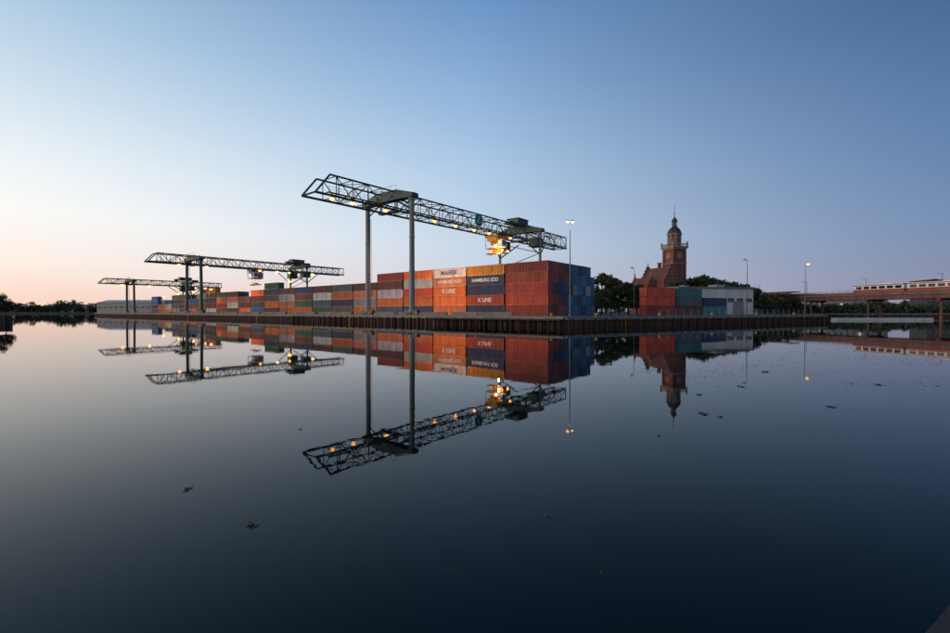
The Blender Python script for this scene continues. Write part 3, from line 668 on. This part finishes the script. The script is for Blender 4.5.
# ---------------------------------------------------------------- trees
def leafcloud(mb, centers, per, size, spread, rnd):
    for (cx,cy,cz,r) in centers:
        for _ in range(per):
            d = Vector((rnd.gauss(0,1),rnd.gauss(0,1),rnd.gauss(0,1))).normalized()*r*(rnd.random()**0.4)*spread
            p = Vector((cx,cy,cz))+Vector((d.x,d.y,d.z*0.75))
            a = Vector((rnd.gauss(0,1),rnd.gauss(0,1),rnd.gauss(0,1))).normalized()
            b_ = a.cross(Vector((rnd.gauss(0,1),rnd.gauss(0,1),rnd.gauss(0,1)))).normalized()
            s = size*rnd.uniform(0.6,1.3)
            mb.add([p-a*s, p+b_*s*0.6, p+a*s, p-b_*s*0.6],[(0,1,2,3)])
def tree_parts(seed, h, cr):
    rnd = random.Random(seed); tm = MB()
    tm.cyl((0,0,-0.1),(0,0,h*0.3),h*0.03,h*0.022,8); tm.cyl((0,0,h*0.3),(0.1,0.1,h*0.8),h*0.022,h*0.006,8)
    cs = []
    for i in range(26):
        a = rnd.uniform(0,6.28); zz = rnd.uniform(0.28,1.0); rr = cr*math.sqrt(max(0.05,1-((zz-0.58)/0.46)**2))*rnd.uniform(0.35,0.95)
        c = (rr*math.cos(a), rr*math.sin(a), h*zz*0.93, cr*rnd.uniform(0.26,0.46)); cs.append(c)
        if i % 2 == 0: tm.cyl((0,0,h*max(0.2,zz*0.6)),c[:3],h*0.009,h*0.003,5)
    cm_ = MB(); leafcloud(cm_, cs, 110, h*0.03, 1.0, rnd)
    return tm.mesh('trunk',[M_BARK]), cm_.mesh('crown',[M_LEAF])
TP = [tree_parts(k, h, r) for k, h, r in ((1,13,4.2),(2,11,4.0),(3,14.5,4.6),(4,8,3.6))]
def tree(x, y, k, sc_, rz, lab='broad leafy tree standing beside the container yard', base=GZ):
    r = mkobj('tree', None, None, (x,y,base), rz); r.scale = (sc_,)*3
    mkobj('trunk', TP[k][0], r); mkobj('crown', TP[k][1], r); top(r, lab, 'tree', 'trees around the harbour office')
for (px, d, k, s_) in ((602,150,2,0.95),(611,146,0,0.92),(619,152,2,0.84),(628,148,1,0.98),(637,156,0,0.82),(600,140,3,0.95),(643,160,1,0.88),(650,166,3,0.95),(606,158,0,0.95)):
    tree(PX(px,d), d, k, s_, random.uniform(0,6))
for (px, d, k, s_) in ((691,180,0,1.15),(699,182,2,1.08),(707,182,0,1.12),(716,184,2,1.02),(726,182,1,1.22),(735,186,0,1.05),(745,182,1,1.1),(753,184,1,1.0),(760,180,3,1.1),(768,184,3,1.0),(664,178,3,1.3),(654,176,3,1.15),(782,196,3,1.1),(794,198,3,0.9)):
    tree(PX(px,d), d, k, s_, random.uniform(0,6), 'leafy tree standing beside the brick harbour office')
for (px, d, k, s_) in ((-3,104,3,0.62),(6,106,3,0.42)):
    tree(PX(px,d), d, k, s_, 1.0, 'small dark tree growing on the jetty', 1.9)
def treeline(name, x0, y0, x1, y1, nn, hmin, hmax, label, seed):
    rnd = random.Random(seed); mb = MB()
    for i in range(nn):
        t = i/(nn-1)+rnd.uniform(-0.3,0.3)/nn; x = x0+(x1-x0)*t+rnd.uniform(-4,4); y = y0+(y1-y0)*t+rnd.uniform(-8,8)
        h = rnd.uniform(hmin,hmax)*(0.75+0.25*math.sin(i*0.37+seed)); cs = []
        mb.cyl((x,y,GZ-0.5),(x,y,GZ+h*0.6),0.25,0.12,5)
        for _ in range(9): cs.append((x+rnd.uniform(-3.5,3.5),y+rnd.uniform(-3,3),GZ+h*rnd.uniform(0.1,0.85),rnd.uniform(1.7,3.4)))
        leafcloud(mb, cs, 28, 0.85, 1.0, rnd)
    o = mb.obj(name,[M_LEAF]); o["kind"] = "stuff"; o["label"] = label; o["category"] = 'wood'
treeline('distant_wood',-640,548,-395,535,80,9,17,'far dark belt of trees on the bank',3)
treeline('distant_wood',-1100,640,-450,600,110,13,21,'far dark belt of trees on the bank',5)
treeline('distant_wood',-420,545,-150,420,60,9,14,'far dark belt of trees behind the yard',9)
treeline('distant_wood',120,290,420,280,80,9,14,'belt of trees behind the side basin',4)
treeline('distant_wood',40,330,160,310,30,9,13,'belt of trees behind the harbour office',8)
treeline('distant_wood',125,214,300,222,55,4,7,'row of bushes on the far basin bank',12)

# ---------------------------------------------------------------- floating weed
rnd = random.Random(11)
for (px, py, w_) in ((250,527,12),(548,517,6),(187,490,9),(704,414,10),(721,417,7),(832,407,8),(742,387,7),(765,372,8),(700,395,6),(448,575,4),(660,436,5),(880,385,8),(602,575,3),(300,430,4)):
    d = CZ*F/(py-Y0); x = PX(px,d); size = w_/F*d*0.5; mb = MB()
    for _ in range(26):
        a = rnd.uniform(0,6.28); r = size*rnd.random(); ln = size*rnd.uniform(0.2,0.5); th = rnd.uniform(-0.6,0.6)
        cx, cy = r*math.cos(a), r*math.sin(a)*1.4; z = rnd.uniform(0.004,0.02+size*0.15)
        mb.add([(cx-ln*math.cos(th),cy-ln*math.sin(th),0.004),(cx+ln*0.25*math.sin(th),cy-ln*0.4,z),(cx+ln*math.cos(th),cy+ln*math.sin(th),0.006),(cx,cy+ln*0.4,z*1.1)],[(0,1,2,3)])
    o = mb.obj('floating_weed',[M_WEED],None,(x,d,0)); top(o,'small tangled clump of weed floating on the water','weed','weed clumps on the water')
mb = MB()
for cl in range(90):
    py = 328+rnd.random()**1.4*60; px = 640+rnd.random()*330; d = CZ*F/(py-Y0); cx0 = PX(px,d)
    if d > 72: continue
    for _ in range(rnd.randint(4,22)):
        cx = cx0+rnd.gauss(0,d*0.025); cy = d+rnd.gauss(0,d*0.02); s = rnd.uniform(0.03,0.12)*d/40
        mb.add([(cx-s,cy,0.006),(cx,cy-s*rnd.uniform(0.3,1),0.008),(cx+s*1.1,cy+s*0.2,0.007),(cx+s*0.1,cy+s*0.8,0.006)],[(0,1,2,3)])
for _ in range(120):
    py = 380+rnd.random()*240; px = 380+rnd.random()*570; d = CZ*F/(py-Y0); cx = PX(px,d); cy = d; s = rnd.uniform(0.6,1.4)/F*d*0.6
    mb.add([(cx-s,cy,0.003),(cx,cy-s*0.8,0.004),(cx+s,cy+s*0.2,0.004),(cx,cy+s,0.003)],[(0,1,2,3)])
o = mb.obj('floating_leaves',[M_WEED]); o["kind"] = "stuff"; o["label"] = 'scattered leaves and weed drifting on the water'; o["category"] = 'leaves'

# ---------------------------------------------------------------- world
wd = bpy.data.worlds.new('World'); sc.world = wd; wd.use_nodes = True
nt = wd.node_tree; N = nt.nodes; L = nt.links; bg = N['Background']
tc = N.new('ShaderNodeTexCoord'); nrm = N.new('ShaderNodeVectorMath'); nrm.operation = 'NORMALIZE'; L.new(tc.outputs['Generated'], nrm.inputs[0])
sp = N.new('ShaderNodeSeparateXYZ'); L.new(nrm.outputs[0], sp.inputs[0])
cb = N.new('ShaderNodeCombineXYZ'); L.new(sp.outputs[0], cb.inputs[0]); L.new(sp.outputs[1], cb.inputs[1])
nh = N.new('ShaderNodeVectorMath'); nh.operation = 'NORMALIZE'; L.new(cb.outputs[0], nh.inputs[0])
dt = N.new('ShaderNodeVectorMath'); dt.operation = 'DOT_PRODUCT'; L.new(nh.outputs[0], dt.inputs[0])
SA = math.radians(-95); dt.inputs[1].default_value = (math.sin(SA), math.cos(SA), 0)
def ramp(stops, k=1.0):
    r = N.new('ShaderNodeValToRGB'); r.color_ramp.interpolation = 'LINEAR'
    def lc(c): c = lin(c); return (c[0]*k, c[1]*k, c[2]*k, 1)
    e = r.color_ramp.elements; e[0].position = stops[0][0]; e[0].color = lc(stops[0][1]); e[1].position = stops[-1][0]; e[1].color = lc(stops[-1][1])
    for p, c in stops[1:-1]:
        x = e.new(p); x.color = lc(c)
    L.new(sp.outputs[2], r.inputs[0]); return r
rg = ramp([(0,(255,215,180)),(0.1,(255,232,205)),(0.25,(250,240,228)),(0.45,(205,215,225)),(1,(62,92,134))], 1.7)
rl = ramp([(0,(250,210,190)),(0.035,(254,224,206)),(0.08,(255,240,229)),(0.16,(252,251,248)),(0.24,(236,243,247)),(0.35,(204,223,238)),(0.45,(172,201,226)),(0.7,(88,125,168)),(1,(50,78,120))])
rc = ramp([(0,(206,194,204)),(0.05,(208,208,220)),(0.14,(200,216,233)),(0.3,(174,202,231)),(0.45,(140,176,216)),(0.57,(108,149,199)),(1,(46,75,120))])
rr = ramp([(0,(146,136,158)),(0.05,(138,145,173)),(0.14,(120,144,180)),(0.28,(97,130,173)),(0.45,(69,104,150)),(1,(34,56,96))])
def mrange(a, b_):
    m = N.new('ShaderNodeMapRange'); m.interpolation_type = 'LINEAR'
    m.inputs['From Min'].default_value = a; m.inputs['From Max'].default_value = b_; L.new(dt.outputs['Value'], m.inputs['Value']); return m
def mixc(a, b_, f):
    m = N.new('ShaderNodeMix'); m.data_type = 'RGBA'; L.new(f.outputs[0], m.inputs['Factor']); L.new(a, m.inputs['A']); L.new(b_, m.inputs['B']); return m.outputs['Result']
r1 = mixc(rr.outputs[0], rc.outputs[0], mrange(-0.78,-0.087))
r2 = mixc(r1, rl.outputs[0], mrange(-0.087,0.66))
r3 = mixc(r2, rg.outputs[0], mrange(0.72,0.97))
sk = N.new('ShaderNodeTexSky'); sk.sky_type = 'NISHITA'; sk.sun_disc = False; sk.sun_elevation = math.radians(2); sk.sun_rotation = math.radians(-95)
sm = N.new('ShaderNodeVectorMath'); sm.operation = 'SCALE'; sm.inputs['Scale'].default_value = 0.0015; L.new(sk.outputs[0], sm.inputs[0])
ad = N.new('ShaderNodeVectorMath'); ad.operation = 'ADD'; L.new(r3, ad.inputs[0]); L.new(sm.outputs[0], ad.inputs[1])
L.new(ad.outputs[0], bg.inputs['Color']); bg.inputs['Strength'].default_value = 1.0
sl = bpy.data.lights.new('sun','SUN'); sl.energy = 0.8; sl.angle = math.radians(15); sl.color = (1,0.68,0.44)
so = bpy.data.objects.new('sun', sl); COL.objects.link(so)
az = math.radians(-100); el = math.radians(5); dv = Vector((math.sin(az)*math.cos(el), math.cos(az)*math.cos(el), math.sin(el)))
so.rotation_euler = dv.to_track_quat('Z','Y').to_euler()

# ---------------------------------------------------------------- camera
cd = bpy.data.cameras.new('camera'); cd.lens = 17.015; cd.sensor_width = 36; cd.clip_end = 20000; cd.clip_start = 0.05
co = bpy.data.objects.new('camera', cd); COL.objects.link(co); co.location = (0,0,CZ)
co.rotation_euler = (math.radians(90)-math.atan(5.0/F), 0, 0)
sc.camera = co
